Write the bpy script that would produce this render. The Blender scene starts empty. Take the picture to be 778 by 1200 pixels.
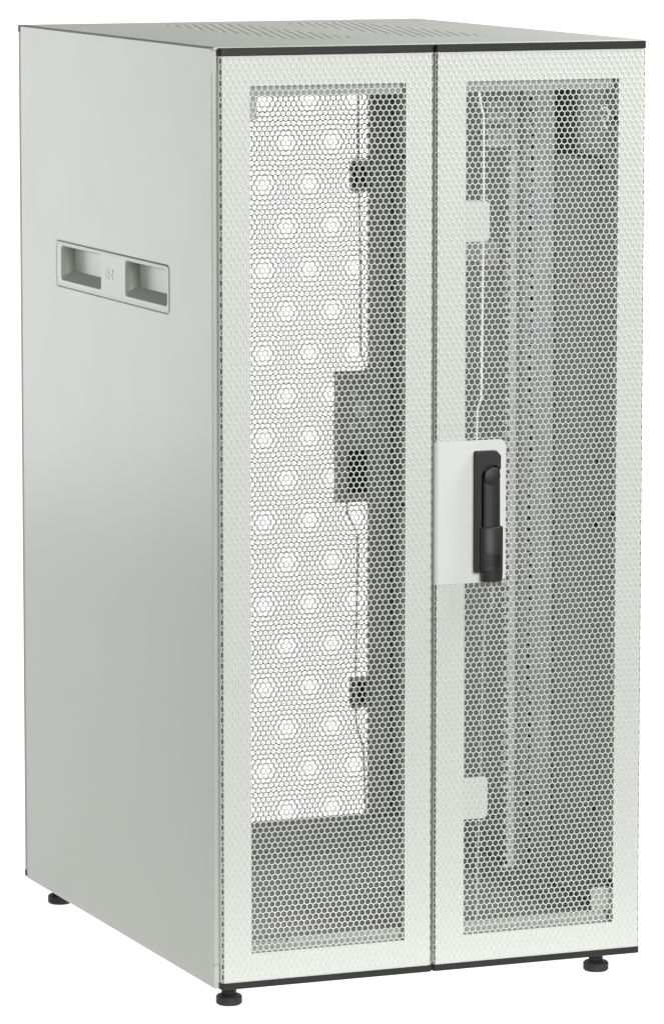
import bpy, bmesh, math
import numpy as np

S = bpy.context.scene
COL = S.collection
G = 0.0185                      # height of the floor in the drawing frame; everything is lowered by it

# ------------------------------------------------------------------ camera
cd = bpy.data.cameras.new('camera')
cam = bpy.data.objects.new('camera', cd)
COL.objects.link(cam)
cam.location = (-2.27160675, -6.00041334, 1.54664115 - G)
YAW, PITCH = 0.3848, -0.1354
cam.rotation_euler = (math.pi / 2 + PITCH, 0, -YAW)
cd.sensor_fit = 'HORIZONTAL'
cd.sensor_width = 36
cd.lens = 36 * 5999.33 / 778
cd.clip_start = 0.1
cd.clip_end = 200
S.camera = cam

# ------------------------------------------------------------------ world and lamps
w = bpy.data.worlds.new('World')
S.world = w
w.use_nodes = True
bg = w.node_tree.nodes['Background']
bg.inputs[0].default_value = (1.0, 1.0, 1.0, 1)
bg.inputs[1].default_value = 0.08
S.view_settings.view_transform = 'Standard'
S.view_settings.look = 'None'
S.view_settings.exposure = 0
S.view_settings.gamma = 1


def lamp(name, loc, target, size, watts, col=(1, 1, 1)):
    l = bpy.data.lights.new(name, 'AREA')
    l.shape = 'RECTANGLE'
    l.size, l.size_y = size
    l.energy = watts
    l.color = col
    o = bpy.data.objects.new(name, l)
    COL.objects.link(o)
    o.location = loc
    from mathutils import Vector
    o.rotation_euler = (Vector(target) - Vector(loc)).to_track_quat('-Z', 'Y').to_euler()
    return o


lamp('unseen_area_lamp', (0.25, -4.5, 1.80), (0.3, 0.0, 0.85), (2.6, 1.9), 228)
lamp('unseen_area_lamp', (-1.6, 0.75, 1.55), (0.0, 0.40, 0.95), (0.9, 0.7), 6)  # unseen fill lamp, added to brighten the left side panel
lamp('unseen_area_lamp', (1.6, -0.2, 2.3), (0.45, 0.2, 1.2), (0.9, 0.9), 50)  # unseen lamp, added to lift the roof towards its right front
lamp('unseen_area_lamp', (-1.25, 3.3, 0.85), (0.0, 0.3, 0.80), (1.3, 1.3), 9)  # unseen lamp, added for its reflection in the upper side panel


# ------------------------------------------------------------------ materials
def mat(name, col, rough=0.5, metal=0.0, spec=0.5, noise=0.0, scale=60, bump=0.0, bscale=900, emit=0.0):
    m = bpy.data.materials.new(name)
    m.use_nodes = True
    nt = m.node_tree
    b = nt.nodes['Principled BSDF']
    b.inputs['Base Color'].default_value = (*col, 1)
    b.inputs['Roughness'].default_value = rough
    b.inputs['Metallic'].default_value = metal
    b.inputs['Specular IOR Level'].default_value = spec
    if emit:
        b.inputs['Emission Color'].default_value = (1, 1, 1, 1)
        b.inputs['Emission Strength'].default_value = emit
    if noise or bump:
        tc = nt.nodes.new('ShaderNodeTexCoord')
    if noise:
        n = nt.nodes.new('ShaderNodeTexNoise')
        n.inputs['Scale'].default_value = scale
        n.inputs['Detail'].default_value = 4
        nt.links.new(tc.outputs['Object'], n.inputs['Vector'])
        r = nt.nodes.new('ShaderNodeMapRange')
        r.inputs['To Min'].default_value = rough - noise
        r.inputs['To Max'].default_value = rough + noise
        nt.links.new(n.outputs['Fac'], r.inputs['Value'])
        nt.links.new(r.outputs['Result'], b.inputs['Roughness'])
    if bump:
        n2 = nt.nodes.new('ShaderNodeTexNoise')
        n2.inputs['Scale'].default_value = bscale
        n2.inputs['Detail'].default_value = 2
        nt.links.new(tc.outputs['Object'], n2.inputs['Vector'])
        bp = nt.nodes.new('ShaderNodeBump')
        bp.inputs['Strength'].default_value = bump
        bp.inputs['Distance'].default_value = 0.0002
        nt.links.new(n2.outputs['Fac'], bp.inputs['Height'])
        nt.links.new(bp.outputs['Normal'], b.inputs['Normal'])
    return m


PAINT = mat('light_grey_powder_paint', (0.425, 0.448, 0.398), 0.30, spec=0.5, noise=0.03, scale=8, bump=0.06)
FRAMEP = mat('door_frame_paint', (0.555, 0.577, 0.537), 0.45, spec=0.4)
MESHP = mat('perforated_sheet_paint', (0.585, 0.608, 0.568), 0.42, spec=0.45)
INNER = mat('inner_grey_paint', (0.40, 0.413, 0.392), 0.5, spec=0.35, noise=0.05, scale=10)
GALV = mat('zinc_plated_steel', (0.48, 0.485, 0.495), 0.42, metal=0.35, noise=0.12, scale=25)
BLACK = mat('black_plastic', (0.020, 0.020, 0.019), 0.45, spec=0.22, noise=0.06, scale=40, bump=0.12, bscale=1500)
DARK = mat('black_handle_plastic', (0.019, 0.019, 0.0185), 0.48, spec=0.35, bump=0.15, bscale=1800)
RUBBER = mat('black_rubber', (0.018, 0.018, 0.018), 0.6, spec=0.35, bump=0.2)
PLATE = mat('lock_plate_paint', (0.625, 0.642, 0.612), 0.38, spec=0.45, bump=0.05)
WHITEM = mat('white_paint_and_lit_flange', (0.90, 0.91, 0.89), 0.4)
SLOT_SHADE = mat('slot_shade_dark', (0.10, 0.104, 0.096), 1.0, spec=0.0, bump=0.3, bscale=600)  # dark tone standing in for the shade below the roof slots
REAR_SHADE = mat('shaded_rear_paint', (0.25, 0.26, 0.245), 0.5)  # darker than the front paint: shade of unlit inside faces put into the colour
PANB = mat('bottom_panel_paint', (0.60, 0.615, 0.585), 0.5, spec=0.35)
LINER = mat('added_liner_paint', (0.47, 0.485, 0.46), 0.5, spec=0.35, noise=0.05, scale=10)
RED = mat('red_plastic', (0.45, 0.03, 0.03), 0.4)
GLOW = mat('glowing_white_backdrop', (0.35, 0.35, 0.35), 0.7, spec=0.2, emit=1.0)  # emission added so the backdrop stays pure white
FLOOR_GLOW = mat('glowing_white_floor', (0.35, 0.35, 0.35), 0.6, spec=0.2, emit=1.0)  # emission added so the floor stays white with no contact shadow


# ------------------------------------------------------------------ mesh helpers
class MB:
    def __init__(self):
        self.v, self.f = [], []

    def add(self, vs, fs):
        o = len(self.v)
        self.v += [tuple(p) for p in vs]
        self.f += [tuple(i + o for i in q) for q in fs]

    def box(self, x0, x1, y0, y1, z0, z1):
        vs = [(x0, y0, z0), (x1, y0, z0), (x1, y1, z0), (x0, y1, z0), (x0, y0, z1), (x1, y0, z1), (x1, y1, z1), (x0, y1, z1)]
        self.add(vs, [(0, 3, 2, 1), (4, 5, 6, 7), (0, 1, 5, 4), (1, 2, 6, 5), (2, 3, 7, 6), (3, 0, 4, 7)])
        return self

    def loft(self, loops, cap0=False, cap1=False, closed=True):
        n = len(loops[0])
        vs = [p for l in loops for p in l]
        fs = []
        for k in range(len(loops) - 1):
            for i in range(n if closed else n - 1):
                j = (i + 1) % n
                fs.append((k * n + i, k * n + j, (k + 1) * n + j, (k + 1) * n + i))
        if cap0:
            fs.append(tuple(range(n))[::-1])
        if cap1:
            fs.append(tuple((len(loops) - 1) * n + i for i in range(n)))
        self.add(vs, fs)
        return self

    def cyl(self, c, r, h, axis=2, n=32, r2=None, ch=0.0):
        """solid of revolution along an axis from c, chamfered rim"""
        r2 = r if r2 is None else r2
        prof = [(r - ch, 0), (r, ch), (r2, h - ch), (r2 - ch, h)] if ch else [(r, 0), (r2, h)]
        loops = []
        for rad, t in prof:
            l = []
            for i in range(n):
                a = 2 * math.pi * i / n
                p = [0, 0, 0]
                p[axis] = c[axis] + t
                p[(axis + 1) % 3] = c[(axis + 1) % 3] + rad * math.cos(a)
                p[(axis + 2) % 3] = c[(axis + 2) % 3] + rad * math.sin(a)
                l.append(p)
            loops.append(l)
        return self.loft(loops, True, True)

    def prism(self, poly, axis, a, b):
        """polygon in the two other axes (cyclic order), extruded a..b"""
        def put(p, t):
            q = [0, 0, 0]
            q[axis] = t
            q[(axis + 1) % 3], q[(axis + 2) % 3] = p
            return q
        return self.loft([[put(p, a) for p in poly], [put(p, b) for p in poly]], True, True)

    def tube(self, pts, r, n=8):
        from mathutils import Vector
        P = [Vector(p) for p in pts]
        loops = []
        for i, p in enumerate(P):
            d = (P[min(i + 1, len(P) - 1)] - P[max(i - 1, 0)]).normalized()
            a = d.orthogonal().normalized()
            if i and abs(a.dot(la)) < 0.99:
                a = (la - d * la.dot(d)).normalized()
            la = a
            b = d.cross(a)
            loops.append([p + (a * math.cos(2 * math.pi * k / n) + b * math.sin(2 * math.pi * k / n)) * r for k in range(n)])
        return self.loft(loops, True, True)

    def build(self, name, m, parent=None, bevel=0.0, seg=2, smooth=False, fix=True):
        me = bpy.data.meshes.new(name)
        me.from_pydata(self.v, [], self.f)
        if fix:
            b = bmesh.new()
            b.from_mesh(me)
            bmesh.ops.recalc_face_normals(b, faces=b.faces)
            b.to_mesh(me)
            b.free()
        me.materials.append(m)
        me.update()
        o = bpy.data.objects.new(name, me)
        COL.objects.link(o)
        o.parent = parent
        if bevel:
            md = o.modifiers.new('bevel', 'BEVEL')
            md.width = bevel
            md.segments = seg
            md.limit_method = 'ANGLE'
            md.angle_limit = math.radians(40)
        if smooth:
            for p in me.polygons:
                p.use_smooth = True
            try:
                me.set_sharp_from_angle(angle=math.radians(38))
            except Exception:
                pass
        return o


def rrect(a0, a1, b0, b1, r, seg=6):
    """rounded rectangle loop in 2-D; r one radius or four (a0b0, a1b0, a1b1, a0b1)"""
    if not isinstance(r, (tuple, list)):
        r = (r,) * 4
    out = []
    for (ca, cb, sa, sb, q), rr in zip(((a0, b0, 1, 1, 180), (a1, b0, -1, 1, 270), (a1, b1, -1, -1, 0), (a0, b1, 1, -1, 90)), r):
        for i in range(seg + 1):
            t = math.radians(q + 90 * i / seg)
            out.append((ca + sa * rr + rr * math.cos(t), cb + sb * rr + rr * math.sin(t)))
    return out


# ------------------------------------------------------------------ perforated sheet
PITCH_H, ROW, WEB = 0.00806, 0.00698, 0.00125


def profile(xl, xr, y, sgn, rad=0.0045, depth=0.012):
    """sheet bent round both vertical edges: arc position s -> (x, y, normal)"""
    def f(s):
        s = np.asarray(s, float)
        x = s.copy()
        yy = np.zeros_like(s)
        nx = np.zeros_like(s)
        ny = -np.ones_like(s)
        for side in (-1, 1):
            edge = xl + rad if side < 0 else xr - rad
            t = (edge - s) if side < 0 else (s - edge)
            on = t > 0
            a = np.clip(t / rad, 0, math.pi / 2)
            ext = np.maximum(t - rad * math.pi / 2, 0)
            x = np.where(on, edge + side * rad * np.sin(a), x)
            yy = np.where(on, rad * (1 - np.cos(a)) + ext, yy)
            nx = np.where(on, side * np.sin(a), nx)
            ny = np.where(on, -np.cos(a), ny)
        return x, y + sgn * yy, nx, sgn * ny
    return f, xl + rad - rad * math.pi / 2 - (depth - rad), xr - rad + rad * math.pi / 2 + (depth - rad)


def perforated(name, xl, xr, y, sgn, z0, z1, anchor, parent, m, holes=None, th=0.00045, web=WEB, label=None):
    f, s0, s1 = profile(xl, xr, y, sgn)
    h0, h1 = holes if holes else (xl - 0.0016, xr + 0.0016)
    ax, az = anchor
    j0, j1 = math.floor((z0 - az) / ROW) - 1, math.ceil((z1 - az) / ROW) + 1
    cs = []
    for j in range(j0, j1 + 1):
        off = 0.5 * PITCH_H * (j % 2)
        i0, i1 = math.floor((h0 - ax) / PITCH_H) - 2, math.ceil((h1 - ax) / PITCH_H) + 2
        for i in range(i0, i1 + 1):
            cx, cz = ax + off + i * PITCH_H, az + j * ROW
            if h0 - PITCH_H / 2 < cx < h1 + PITCH_H / 2 and z0 - ROW * .6 < cz < z1 + ROW * .6:
                cs.append((cx, cz))
    cs = np.array(cs)
    N = len(cs)
    ang = np.radians(np.arange(6) * 60 + 30)
    R = PITCH_H / math.sqrt(3)
    Ri = (PITCH_H - web) / math.sqrt(3)
    # outer cell corners follow the grid exactly, holes are regular hexagons
    outer = cs[:, None, :] + np.stack([np.cos(ang) * R, np.sin(ang) * R], -1)[None]
    inner = cs[:, None, :] + np.stack([np.cos(ang) * Ri, np.sin(ang) * Ri], -1)[None]
    e = 0.0006
    for arr, d in ((outer, 0), (inner, e)):
        arr[..., 0] = np.clip(arr[..., 0], h0 + d, h1 - d)
        arr[..., 1] = np.clip(arr[..., 1], z0 + d, z1 - d)

    def put(a, n):
        x, yy, nx, ny = f(a[..., 0])
        return np.stack([x - nx * n, yy - ny * n, a[..., 1]], -1)
    V = np.concatenate([put(outer, 0), put(inner, 0), put(inner, th), put(outer, th)], 1).reshape(-1, 3)
    k = np.arange(6)
    k2 = (k + 1) % 6
    q = np.concatenate([np.stack([a + k, a + k2, b + k2, b + k], -1) for a, b in ((0, 6), (6, 12), (12, 18))])
    F = (q[None] + (np.arange(N) * 24)[:, None, None]).reshape(-1, 4)
    # plain strips to the bent-back sides
    extra_v, extra_f = [], []
    base = len(V)
    for a, b in ((s0, h0), (h1, s1)):
        ss = np.linspace(a, b, 9)
        for zz in (z0, z1):
            x, yy, nx, ny = f(ss)
            extra_v.append(np.stack([x, yy, np.full_like(x, zz)], -1))
        extra_f += [(base + i, base + i + 1, base + 9 + i + 1, base + 9 + i) for i in range(8)]
        base += 18
    V = np.concatenate([V] + extra_v)
    F = np.concatenate([F, np.array(extra_f)])
    me = bpy.data.meshes.new(name)
    me.vertices.add(len(V))
    me.vertices.foreach_set('co', V.ravel())
    me.loops.add(F.size)
    me.loops.foreach_set('vertex_index', F.ravel().astype(np.int32))
    me.polygons.add(len(F))
    me.polygons.foreach_set('loop_start', (np.arange(len(F)) * 4).astype(np.int32))
    me.update(calc_edges=True)
    me.materials.append(m)
    o = bpy.data.objects.new(name, me)
    COL.objects.link(o)
    o.parent = parent
    if label:
        o['label'] = label
    return o


# ------------------------------------------------------------------ white floor and backdrop, glow added to wash out shadows
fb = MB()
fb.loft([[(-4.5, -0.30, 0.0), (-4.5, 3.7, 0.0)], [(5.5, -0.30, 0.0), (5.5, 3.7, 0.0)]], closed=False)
floor = fb.build('floor', FLOOR_GLOW, fix=False)
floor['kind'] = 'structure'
floor['label'] = 'plain white floor under the cabinet, made to glow without shadows'
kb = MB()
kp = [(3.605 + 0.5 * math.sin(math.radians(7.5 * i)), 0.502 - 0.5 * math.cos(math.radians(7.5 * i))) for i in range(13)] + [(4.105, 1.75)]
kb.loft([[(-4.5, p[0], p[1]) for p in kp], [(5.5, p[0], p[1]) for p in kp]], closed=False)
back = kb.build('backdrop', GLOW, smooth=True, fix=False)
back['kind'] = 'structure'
back['label'] = 'plain white backdrop behind the cabinet, given its own glow'

# ------------------------------------------------------------------ the cabinet
W, YB, H1, H0 = 0.6, 0.7597, 1.2591, 0.053
root = bpy.data.objects.new('server_cabinet', None)
COL.objects.link(root)
root.location = (0, 0, -G)
root['label'] = 'light grey server cabinet with two perforated doors on black levelling feet'
root['category'] = 'server cabinet'

# --- inner frame: posts and beams
fr = MB()
for xa, xb in ((0.0035, 0.040), (0.560, 0.5965)):
    fr.box(xa, xb, 0.0145, 0.050, 0.062, 1.2530)
    fr.box(xa, xb, 0.722, 0.7580, 0.062, 1.2530)
for ya, yb in ((0.0165, 0.049), (0.7235, 0.7565)):
    fr.box(0.041, 0.559, ya, yb, 1.1965, 1.2520)
fr.box(0.041, 0.559, 0.0165, 0.049, 0.066, 0.1085)
rb_ = MB()
rb_.box(0.041, 0.559, 0.7235, 0.7565, 0.066, 0.1085)
rb_.build('crossbar', REAR_SHADE, root, bevel=0.0015)
for xa, xb in ((0.006, 0.038), (0.562, 0.594)):
    fr.box(xa, xb, 0.051, 0.721, 1.2150, 1.2520)
    fr.box(xa, xb, 0.051, 0.721, 0.066, 0.0985)
fr.build('frame', INNER, root, bevel=0.002)

# --- bottom plate with a cable entry cover
bp = MB()
bp.box(0.039, 0.561, 0.050, 0.7225, 0.072, 0.0755)
bp.build('bottom_panel', PANB, root)
bc = MB()
bc.box(0.060, 0.540, 0.110, 0.660, 0.0757, 0.0775)
bc.build('cable_entry_cover', PANB, root, bevel=0.001)
# front strip of the bottom frame bends inwards as a light flange
fl = MB()
sill = [(0.070, 0.050), (0.070, 0.550), (0.1112, 0.550), (0.1112, 0.105), (0.1035, 0.098), (0.1035, 0.050)]
fl.prism(sill, 1, 0.0125, 0.0160)
fl.build('sill_flange', PAINT, root)
tl = MB()
tl.box(0.050, 0.550, 0.0125, 0.0160, 1.1965, 1.2500)
tl.build('lintel_flange', INNER, root)



# --- side panels with a moulded double recess
def side_panel(mirror):
    def X(x):
        return W - x if mirror else x
    def L(loop, x):
        return [(X(x), p[0], p[1]) for p in loop]
    y0, y1, z0, z1 = 0.0105, YB, H0, 1.2578
    hole = (0.1645, 0.6140, 0.9078, 0.9730)
    mb = MB()
    seg = 8
    def rect(i):
        return rrect(y0 + i, y1 - i, z0 + i, z1 - i, 0.0003, seg)
    hl = rrect(*hole, 0.010, seg)
    hl2 = rrect(hole[0] + .0012, hole[1] - .0012, hole[2] + .0012, hole[3] - .0012, 0.009, seg)
    mb.loft([L(hl2, 0.0022), L(hl2, 0.0008), L(hl, 0.0), L(rect(0.0014), 0.0), L(rect(0.0004), 0.0004), L(rect(0.0), 0.0014), L(rect(0.0), 0.016)])
    mb.loft([L(rect(0.0012), 0.0024), L(hl2, 0.0024)])
    p = mb.build('side_panel', PAINT, root)
    # bezel
    bz = MB()
    a0, a1, b0, b1 = hole[0] + .0015, hole[1] - .0015, hole[2] + .0015, hole[3] - .0015
    def ins(i, r):
        return rrect(a0 + i, a1 - i, b0 + i, b1 - i, r, seg)
    bz.loft([L(ins(0, .008), 0.006), L(ins(0.0002, .008), 0.0004), L(ins(0.0014, .007), -0.0008), L(ins(0.0028, .006), -0.0008), L(ins(0.0042, .005), -0.0003)])
    ym = 0.381
    A0, A1, B0, B1 = a0 + .0042, a1 - .0042, b0 + .0042, b1 - .0042
    for (h0, h1, rr, w0, w1) in ((A0, ym, (.005, .0002, .0002, .005), 0.1745, 0.3325), (ym, A1, (.0002, .005, .005, .0002), 0.4295, 0.5905)):
        out = rrect(h0, h1, B0, B1, rr, seg)
        zb, zt = 0.9195, 0.9648
        r0 = rrect(w0 - .0012, w1 + .0012, zb - .0012, zt + .0012, .0062, seg)
        r1 = rrect(w0, w1, zb, zt, .005, seg)
        back = rrect(w0 + .001, w1 - .001, zb + 0.0105, zt - .0005, .003, seg)
        bz.loft([L(out, -0.0003), L(r0, -0.0003), L(r1, 0.0012), L(back, 0.0185)], False, True)
    b = bz.build('handle_recess', PAINT, p, smooth=True)
    if not mirror:
        # raised maker's emblem between the recesses: a bar over two legs and an arrow
        em = MB()
        cy, cz = 0.3950, 0.9420
        def st(pts, wd):
            for (ya, za), (yb, zb2) in zip(pts, pts[1:]):
                d = math.hypot(yb - ya, zb2 - za)
                ny, nz = -(zb2 - za) / d * wd / 2, (yb - ya) / d * wd / 2
                poly = [(ya + ny, za + nz), (yb + ny, zb2 + nz), (yb - ny, zb2 - nz), (ya - ny, za - nz)]
                em.prism([(q[0], q[1]) for q in poly], 0, -0.0007, -0.0001)
        # y decreases to the right in the picture
        st([(cy + .016, cz + .0062), (cy - .0135, cz + .0062)], .0030)
        st([(cy + .0145, cz + .0012), (cy + .0145, cz - .0072)], .0030)
        st([(cy + .0030, cz + .0032), (cy + .0030, cz - .0072)], .0030)
        st([(cy + .0145, cz + .0030), (cy + .0010, cz + .0030)], .0018)
        st([(cy - .0140, cz + .0060), (cy - .0075, cz - .0008), (cy - .0140, cz - .0074)], .0024)
        em.build('emblem', PAINT, p)
    return p


side_panel(False)
rp = side_panel(True)


# --- roof with two fields of slots
def roof():
    mb = MB()
    zt = H1
    x0, x1, y0, y1 = 0.0016, W - 0.0016, 0.0070, YB - 0.001
    F1, F2 = (0.165, 0.285), (0.347, 0.467)
    ya, yb = 0.195, 0.675
    def flat(a, b, c, d, z=zt):
        mb.add([(a, c, z), (b, c, z), (b, d, z), (a, d, z)], [(0, 1, 2, 3)])
    r = 0.0016
    xi0, xi1, yi0, yi1 = x0 + r, x1 - r, y0 + r, y1 - r
    flat(xi0, xi1, yi0, ya); flat(xi0, xi1, yb, yi1)
    flat(xi0, F1[0], ya, yb); flat(F1[1], F2[0], ya, yb); flat(F2[1], xi1, ya, yb)
    # rolled edge and skirt
    def rc(i, z):
        return [(x0 + i, y0 + i, z), (x1 - i, y0 + i, z), (x1 - i, y1 - i, z), (x0 + i, y1 - i, z)]
    mb.loft([rc(r, zt), rc(r * .4, zt - r * .3), rc(0, zt - r), rc(0, zt - 0.0032)])
    # slots, staggered from row to row
    rows = 42
    dy = (yb - ya) / rows
    px, sl, sh, th = 0.0128, 0.0080, 0.0100, 0.0004
    for fa, fb_ in (F1, F2):
        for j in range(rows):
            c0, c1 = ya + j * dy, ya + (j + 1) * dy
            cy = (c0 + c1) / 2
            off = ((cy - ya) * 0.29) % px
            xs = fa
            k = 0
            x = fa - px + off
            cells = []
            while x < fb_:
                a, b = max(x, fa), min(x + px, fb_)
                if b - a > 1e-5:
                    cells.append((a, b, a == x and b == x + px))
                x += px
            for a, b, full in cells:
                if not full:
                    flat(a, b, c0, c1)
                    continue
                m_ = (a + b) / 2
                g = 4
                hl = rrect(m_ - sl / 2, m_ + sl / 2, cy - sh / 2, cy + sh / 2, 0.0025, g)
                ol = rrect(a, b, c0, c1, 1e-6, g)
                mb.loft([[(p[0], p[1], zt) for p in ol], [(p[0], p[1], zt) for p in hl], [(p[0], p[1], zt - th) for p in hl]])
    o = mb.build('roof', PAINT, root, fix=False)
    return o


roof()
for fa, fb_ in ((0.160, 0.290), (0.342, 0.472)):
    vf = MB()
    vf.box(fa, fb_, 0.190, 0.680, 1.2510, 1.2525)
    vf.build('slot_shade_sheet', SLOT_SHADE, root)  # added dark sheet that makes the slots read as shaded


# --- doors
def door(xl, xr, y, sgn, anchor, win, label, th=0.00045):
    """y: outer face, sgn +1 when the inside lies towards +y"""
    z0, z1 = 0.0530 + 0.0085, 1.2578 - 0.0100
    d = perforated('door', xl, xr, y, sgn, z0, z1, anchor, root, MESHP if sgn > 0 else REAR_SHADE, th=th, web=WEB if sgn > 0 else 0.0017, label=label)
    # folded frame behind the sheet
    wx0, wx1, wz0, wz1 = win
    def Y(t):
        return y + sgn * t
    ox0, ox1 = xl + 0.0028, xr - 0.0028
    mb = MB()
    def lp(i, z_i, t):
        return [(p[0], Y(t), p[1]) for p in ((wx0 + i, wz0 + z_i), (wx1 - i, wz0 + z_i), (wx1 - i, wz1 - z_i), (wx0 + i, wz1 - z_i))]
    outer = [(ox0, Y(0.00055), z0), (ox1, Y(0.00055), z0), (ox1, Y(0.00055), z1), (ox0, Y(0.00055), z1)]
    outer2 = [(p[0], Y(0.0115), p[2]) for p in outer]
    mb.loft([outer2, outer, lp(0, 0, 0.00055), lp(-0.001, -0.001, 0.0026), lp(-0.001, -0.001, 0.0110), lp(-0.012, -0.012, 0.0112), outer2])
    mb.build('door_frame', FRAMEP if sgn > 0 else REAR_SHADE, d)
    # black plastic end caps
    for za, zb in ((0.0527, 0.0612), (1.2483, 1.2578)):
        f, s0, s1 = profile(xl - 0.0006, xr + 0.0006, y - sgn * 0.0008, sgn, 0.0046, 0.0128)
        e_ = 0.0046
        ss = np.concatenate([np.linspace(s0, xl + e_, 10), np.linspace(xr - e_, s1, 10)])
        x, yy, nx, ny = f(ss)
        cb = MB()
        cb.prism([(float(b_), float(a_)) for a_, b_ in zip(za * 0 + x, yy)][::1], 2, 0, 1) if False else None
        loopa = [(float(a_), float(b_)) for a_, b_ in zip(x, yy)]
        cb.loft([[(p[0], p[1], za) for p in loopa], [(p[0], p[1], zb) for p in loopa]], True, True)
        cb.build('end_cap', BLACK, d, bevel=0.0005, seg=2)
    return d


WZ0, WZ1 = 0.0975, 1.2100
dl = door(0.0070, 0.2985, 0.0, 1, (0.0515, 1.2071), (0.0475, 0.2600, WZ0, WZ1), 'left perforated front door without a lock plate')
dr = door(0.3015, 0.5970, 0.0, 1, (0.3484, 1.2077), (0.3435, 0.5585, WZ0, WZ1), 'right perforated front door with swing handle')
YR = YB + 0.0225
db = door(0.0040, 0.5960, YR, -1, (0.3923, 0.4978), (0.0560, 0.5305, WZ0, WZ1), 'wide perforated rear door seen from inside')


# --- lock of the right front door
def lock_plate():
    mb = MB()
    x1, z0, z1, r = 0.4000, 0.5622, 0.7480, 0.009
    # bent plate: wraps the left edge of the door
    arc = []
    rad = 0.0066
    xl = 0.3008
    for i in range(9):
        a = math.pi / 2 * i / 8
        arc.append((xl + rad - rad * math.cos(a), 0.0045 - rad * math.sin(a)))
    arc = [(xl, 0.011)] + arc
    yf = arc[-1][1]
    xs = arc[-1][0]
    front = []
    right = []
    seg = 8
    # front face polygon: from the bend to the rounded right corners
    pl = [(xs, z0)]
    for i in range(seg + 1):
        t = math.radians(270 + 90 * i / seg)
        pl.append((x1 - r + r * math.cos(t), z0 + r + r * math.sin(t)))
    for i in range(seg + 1):
        t = math.radians(90 * i / seg)
        pl.append((x1 - r + r * math.cos(t), z1 - r + r * math.sin(t)))
    pl.append((xs, z1))
    n = len(pl)
    mb.loft([[(p[0], yf, p[1]) for p in pl], [(p[0], -0.0006, p[1]) for p in pl]], True, False)
    mb.loft([[(x, y, z0) for x, y in arc], [(x, y, z1) for x, y in arc]], closed=False)
    o = mb.build('lock_plate', PLATE, dr, smooth=True)
    return yf


YF = lock_plate()


def swing_handle():
    xa, xb, zb, zt = 0.3540, 0.3888, 0.5765, 0.7345
    # housing: thin base, raised rail on the left and arch on top
    y0, y1 = YF - 0.0001, YF - 0.0105
    mb = MB()
    base = rrect(xa, xb, zb, zt, (.002, .002, .006, .003), 4)
    mb.loft([[(p[0], y0, p[1]) for p in base], [(p[0], y0 - 0.0035, p[1]) for p in base]], True, True)
    bx, bz, br = 0.3757, 0.7020, 0.0140      # arch centre round the button
    poly = [(xa, zb), (xa + 0.0085, zb)]
    xs = bx - br
    poly[1] = (xs - 0.0002, zb)
    for i in range(0, 15):
        t = math.radians(180 - 180 * i / 14 * 0.80)
        poly.append((bx + br * math.cos(t), bz + br * math.sin(t)))
    px_, pz_ = poly[-1]
    poly += [(xb, pz_), (xb, zt - 0.0065), (xb - 0.0055, zt - 0.0005), (xb - 0.018, zt + 0.0006), (xa + 0.004, zt - 0.0006), (xa, zt - 0.004)]
    c = [(p[0], y0 - 0.0033, p[1]) for p in poly]
    c2 = [(p[0], y1, p[1]) for p in poly]
    mb.loft([c, c2], True, True)
    h = mb.build('swing_handle', DARK, dr, bevel=0.0011, seg=3, smooth=True)
    # lever: slim neck then a wider stepped grip hanging below the housing
    lv = MB()
    def sec(z, x0, x1, yf, yb, bow=0.0012, ch=0.0018):
        return [(x0, yb, z), (x0, yf + ch, z), (x0 + ch, yf + 0.0002, z), (x0 + (x1 - x0) * .5, yf - bow, z), (x1 - ch, yf + 0.0002, z), (x1, yf + ch, z), (x1, yb, z)]
    yb = y0 - 0.0036
    lv.loft([sec(0.7120, 0.3645, 0.3880, y1 - 0.0000, yb), sec(0.6360, 0.3640, 0.3880, y1 - 0.0012, yb)], True, True)
    lv.loft([sec(0.6362, 0.3590, 0.3905, y1 - 0.0060, yb, .0016, .005),
             sec(0.6340, 0.3588, 0.3907, y1 - 0.0074, yb, .0016, .005),
             sec(0.5790, 0.3590, 0.3905, y1 - 0.0078, yb, .0014, .005)], True, True)
    lv.loft([sec(0.5789, 0.3625, 0.3904, y1 - 0.0072, yb - 0.001, .0014, .004),
             sec(0.5745, 0.3630, 0.3902, y1 - 0.0072, yb - 0.001, .0014, .004),
             sec(0.5655, 0.3632, 0.3900, y1 - 0.0066, yb - 0.001, .0014, .004),
             sec(0.5645, 0.3640, 0.3894, y1 - 0.0056, yb - 0.001, .0014, .004)], True, True)
    lv.build('handle_lever', DARK, dr, bevel=0.0005, seg=2, smooth=True)
    rb = MB()
    for i in range(6):
        z = 0.5864 + i * 0.0029
        xs_ = (0.3655, 0.3710, 0.3765, 0.3820, 0.3865)
        rb.loft([[(x, y1 - 0.0070, z), (x, y1 - 0.0102 - b, z + .0007), (x, y1 - 0.0070, z + .0015)] for x, b in zip(xs_, (-.0012, .0002, .0006, .0002, -.0012))], True, True)
    rb.build('grip_ribs', DARK, dr)
    bt = MB()
    prof = [(0.0112, 0.0), (0.0112, 0.0068), (0.0104, 0.0078), (0.006, 0.0088), (0.0005, 0.0092)]
    loops = []
    for rad, t in prof:
        loops.append([(bx - 0.0004 + rad * math.cos(2 * math.pi * i / 40), y1 + 0.0040 - t, bz + rad * math.sin(2 * math.pi * i / 40)) for i in range(40)])
    bt.loft(loops, True, True)
    bt.build('lock_button', DARK, dr, smooth=True)


swing_handle()


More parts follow.
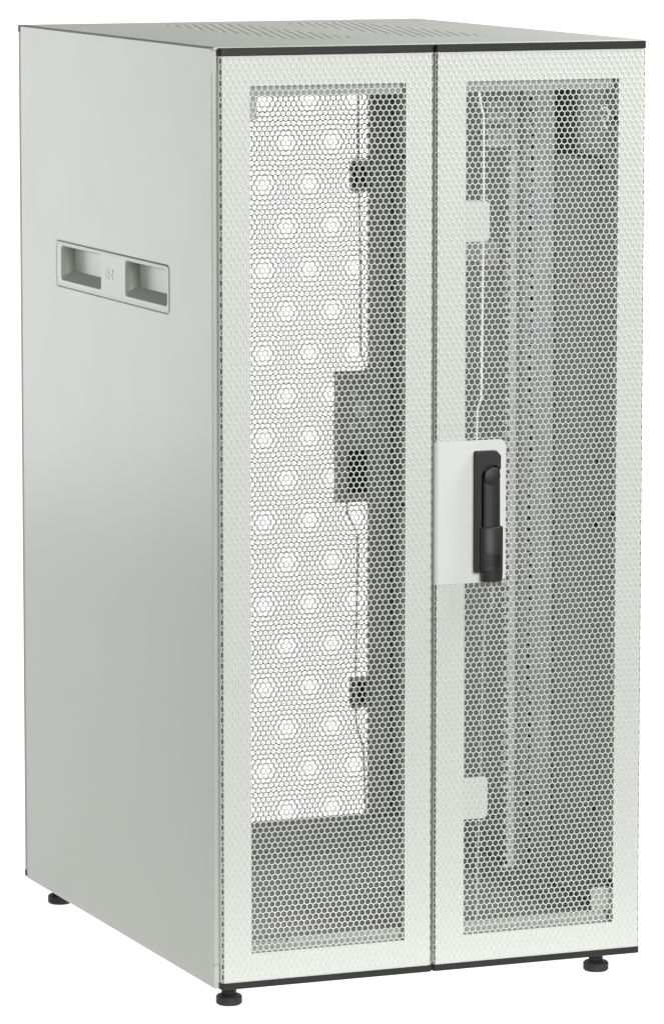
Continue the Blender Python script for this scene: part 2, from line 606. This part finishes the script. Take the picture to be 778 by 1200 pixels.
def rod(parent, pts, wd, y, th, m):
    """flat steel rod in an x-z line"""
    mb = MB()
    L_, R_ = [], []
    for i, p in enumerate(pts):
        a = pts[max(i - 1, 0)]
        b = pts[min(i + 1, len(pts) - 1)]
        d = math.hypot(b[0] - a[0], b[1] - a[1])
        nx, nz = -(b[1] - a[1]) / d * wd / 2, (b[0] - a[0]) / d * wd / 2
        L_.append((p[0] + nx, p[1] + nz))
        R_.append((p[0] - nx, p[1] - nz))
    loops = []
    for l, r in zip(L_, R_):
        loops.append([(l[0], y, l[1]), (r[0], y, r[1]), (r[0], y + th, r[1]), (l[0], y + th, l[1])])
    mb.loft(loops, True, True)
    return mb.build('lock_rod', m, parent)


# inside of the right front door: rods, guides, lock box
rod(dr, [(0.3695, 1.235), (0.3700, 1.185), (0.3755, 1.165), (0.3760, 1.05), (0.3735, 0.80), (0.3680, 0.785), (0.3672, 0.735)], 0.0028, 0.0170, 0.003, WHITEM)
rod(dr, [(0.3890, 0.560), (0.3915, 0.528), (0.3800, 0.514), (0.3772, 0.466), (0.3745, 0.30), (0.3700, 0.17), (0.3700, 0.068)], 0.0024, 0.0170, 0.003, PAINT)


def guide(parent, x0, x1, z0, z1, y, sgn, m, core=None, right=True):
    mb = MB()
    rr = (.0005, .006, .006, .0005) if right else (.006, .0005, .0005, .006)
    lp = rrect(x0, x1, z0, z1, rr, 5)
    mb.loft([[(p[0], y, p[1]) for p in lp], [(p[0], y + sgn * 0.0015, p[1]) for p in lp]], True, True)
    o = mb.build('rod_guide', m, parent)
    return o


guide(dr, 0.3420, 0.3770, 1.0045, 1.0565, 0.0011, 1, FRAMEP)
guide(dr, 0.3420, 0.3772, 0.2505, 0.3060, 0.0011, 1, FRAMEP)

# inside of the rear door: lock case, rods and guides
lb = MB()
lb.loft([[(p[0], YR - t, p[1]) for p in rrect(0.4775 + i, 0.5300, 0.5650 + i, 0.7540 - i, 0.003, 4)] for t, i in ((0.0020, 0), (0.0190, 0), (0.0200, 0.001))], True, True)
lb.build('lock_case', REAR_SHADE, db)
lh = MB()
lh.box(0.4925, 0.5195, YR - 0.0260, YR - 0.0202, 0.5800, 0.6410)
lh.cyl((0.506, YR - 0.0300, 0.610), 0.010, 0.006, axis=1)
lh.build('lock_motor', BLACK, db, bevel=0.001)
lk = MB()
for dx, dz, r in ((0.510, 0.700, 0.013), (0.496, 0.676, 0.006), (0.524, 0.676, 0.006), (0.500, 0.722, 0.005), (0.510, 0.662, 0.005)):
    lk.cyl((dx, YR - 0.0235, dz), r, 0.0036, axis=1, n=20)
lk.build('lock_cam', GALV, db)
rod(db, [(0.5063, 1.20), (0.5063, 1.10), (0.5100, 0.90), (0.5105, 0.78), (0.5180, 0.762), (0.5180, 0.745)], 0.0024, YR - 0.0240, 0.003, INNER)
rod(db, [(0.4895, 0.575), (0.4895, 0.551), (0.5050, 0.520), (0.5058, 0.500), (0.5032, 0.303), (0.5040, 0.240), (0.5150, 0.205), (0.5190, 0.115), (0.5190, 0.07)], 0.0024, YR - 0.0240, 0.003, INNER)
for z0, z1 in ((1.0120, 1.0585), (0.2600, 0.3070)):
    guide(db, 0.5015, 0.5325, z0, z1, YR - 0.0020, -1, INNER, right=False)
    gb = MB()
    gb.box(0.5030, 0.5225, YR - 0.0150, YR - 0.0037, z0 + 0.0070, z1 - 0.0070)
    gb.build('guide_block', BLACK, db, bevel=0.002)

# --- mounting rails along the right wall
def rail(x, ya, yb, sgn):
    """C-shaped 19-inch rail: web along y with round holes, flange with square holes facing the front"""
    z0, z1 = 0.0990, 1.1900
    rows = int((z1 - z0 - 0.02) / 0.0159)
    mb = MB()
    def flat_yz(a, b, c, d):
        mb.add([(x, a, c), (x, b, c), (x, b, d), (x, a, d)], [(0, 1, 2, 3)])
    hy, hw = ya + (yb - ya) * 0.62, 0.016
    zs = z0
    flat_yz(ya, hy - hw, z0, z1)
    flat_yz(hy + hw, yb, z0, z1)
    zz = z0 + 0.010
    flat_yz(hy - hw, hy + hw, z0, zz)
    for k in range(rows):
        zc = zz + 0.0159 / 2
        hl = rrect(hy - 0.0080, hy + 0.0080, zc - 0.0026, zc + 0.0026, 0.0025, 4)
        ol = rrect(hy - hw, hy + hw, zz, zz + 0.0159, 1e-6, 4)
        mb.loft([[(x, p[0], p[1]) for p in ol], [(x, p[0], p[1]) for p in hl], [(x + sgn * 0.0015, p[0], p[1]) for p in hl]])
        zz += 0.0159
    flat_yz(hy - hw, hy + hw, zz, z1)
    mb_web = mb
    mb = MB()
    # rear flange towards the middle of the cabinet
    mb.add([(x - sgn * 0.010, yb, z0), (x, yb, z0), (x, yb, z1), (x - sgn * 0.010, yb, z1)], [(0, 1, 2, 3)])
    zz = z0
    while zz < z1 - 0.006:
        mb.add([(x - sgn * 0.017, yb, zz), (x - sgn * 0.010, yb, zz), (x - sgn * 0.010, yb, zz + 0.0055), (x - sgn * 0.017, yb, zz + 0.0055)], [(0, 1, 2, 3)])
        zz += 0.0159
    o = mb_web.build('mounting_rail', GALV, root, fix=False)
    mb.build('rail_flange', WHITEM, o, fix=False)  # white colour stands in for the front light the flange catches
    return o


rail(0.5790, 0.2445, 0.3665, 1)

# added flat liner covering the shaded gap in front of the rail, with small screws
cp = MB()
cp.box(0.5805, 0.5822, 0.0515, 0.2900, 0.1010, 1.0975)
rc_ = MB()
rc_.box(0.5830, 0.5845, 0.3720, 0.7215, 0.1000, 1.1950)  # added rear liner, covers the recess back and a dark slit
rc_.build('added_wall_liner', INNER, root)
cpo = cp.build('added_wall_liner', LINER, root)
for y_, z_ in ((0.1037, 1.0865), (0.1052, 0.6975), (0.1092, 0.6125), (0.1075, 0.2300)):
    sc = MB()
    sc.cyl((0.5785, y_, z_), 0.0036, 0.0019, axis=0, n=16)
    sc.build('added_liner_screw', BLACK, cpo)
wl = MB()
wl.tube([(0.5790, 0.205, 0.9330), (0.5785, 0.180, 0.9290), (0.5788, 0.1627, 0.9250)], 0.0012)
wl.build('cable_clip', WHITEM, cpo)
rl = MB()
rl.box(0.5790, 0.5804, 0.1270, 0.1340, 0.9410, 0.9460)
rl.build('warning_tag', RED, cpo)

# short corner pieces that end the front posts
for z0, z1 in ((1.2275, 1.2535), (0.0610, 0.0840)):
    k_ = MB()
    k_.box(-0.0004, 0.0058, 0.0088, 0.0143, z0, z1)
    k_.build('corner_piece', PAINT, root)

# slotted depth brackets at the top of the rail
br = MB()
BA, BB = (0.5445, 0.3920), (0.5785, 0.3740)


def slant(t0, t1, z0, z1, th=0.002):
    p = [(BA[0] + (BB[0] - BA[0]) * t, BA[1] + (BB[1] - BA[1]) * t) for t in (t0, t1)]
    q = [(a + th, b + th * .3) for a, b in p]
    br.loft([[(a, b, z) for a, b in (p[0], p[1], q[1], q[0])] for z in (z0, z1)], True, True)


for z0, z1 in ((1.1330, 1.1590), (1.0980, 1.1235)):
    slant(0, 1, z1 - 0.0082, z1)
    slant(0, 1, z0, z0 + 0.0100)
    for k in range(6):
        slant((k + 0.25) / 6, (k + 0.6) / 6, z0 + 0.0100, z1 - 0.0082)
    slant(0.94, 1, z0 + 0.0100, z1 - 0.0082)
slant(0.86, 0.98, 1.1235, 1.1330)
br.build('cable_bracket', WHITEM, root)

# hinges on the outer edges of the front doors
for d, x0, x1 in ((dl, 0.0440, 0.0620), (dr, 0.5330, 0.5620)):
    for z0, z1 in ((0.1120, 0.1430), (1.1660, 1.1950)):
        if d is dr and z0 > 1:
            hb = MB()
            hb.tube([(0.541, 0.020, 1.169), (0.548, 0.020, 1.172), (0.553, 0.020, 1.166), (0.552, 0.020, 1.156), (0.546, 0.020, 1.158), (0.547, 0.020, 1.150), (0.549, 0.020, 1.144)], 0.0016)
            hb.build('earth_wire', WHITEM, d, smooth=True)
            continue
        if d is dl and z0 < 1:
            continue
        hb = MB()
        hb.loft([[(p[0], 0.0135, p[1]) for p in rrect(x0, x1, z0, z1, 0.003, 4)], [(p[0], 0.0160, p[1]) for p in rrect(x0, x1, z0, z1, 0.003, 4)]], True, True)
        hb.build('hinge_plate', PAINT if d is dr else INNER, d)
# studs on the inner edges of the doors
for d, x, zs in ((dl, 0.2605, (1.1130, 0.6650, 0.1600)), (dr, 0.5585, (1.1560, 0.6370, 0.1480))):
    for z in zs:
        st = MB()
        st.cyl((x, 0.0030, z), 0.0042, 0.009, axis=1, n=16)
        st.build('rubber_buffer', RUBBER, d)

# --- levelling feet
def foot(x, y):
    mb = MB()
    mb.cyl((x, y, G), 0.0170, 0.0128, n=40, ch=0.0022)
    o = mb.build('levelling_foot', RUBBER, root, smooth=True)
    sm = MB()
    sm.cyl((x, y, G + 0.0127), 0.0105, 0.0055, n=6)
    sm.cyl((x, y, G + 0.0180), 0.0085, 0.0500, n=20)
    sm.build('foot_stem', BLACK, o)


for fx in (0.0405, 0.5640):
    for fy in (0.0640, 0.7350):
        foot(fx, fy)
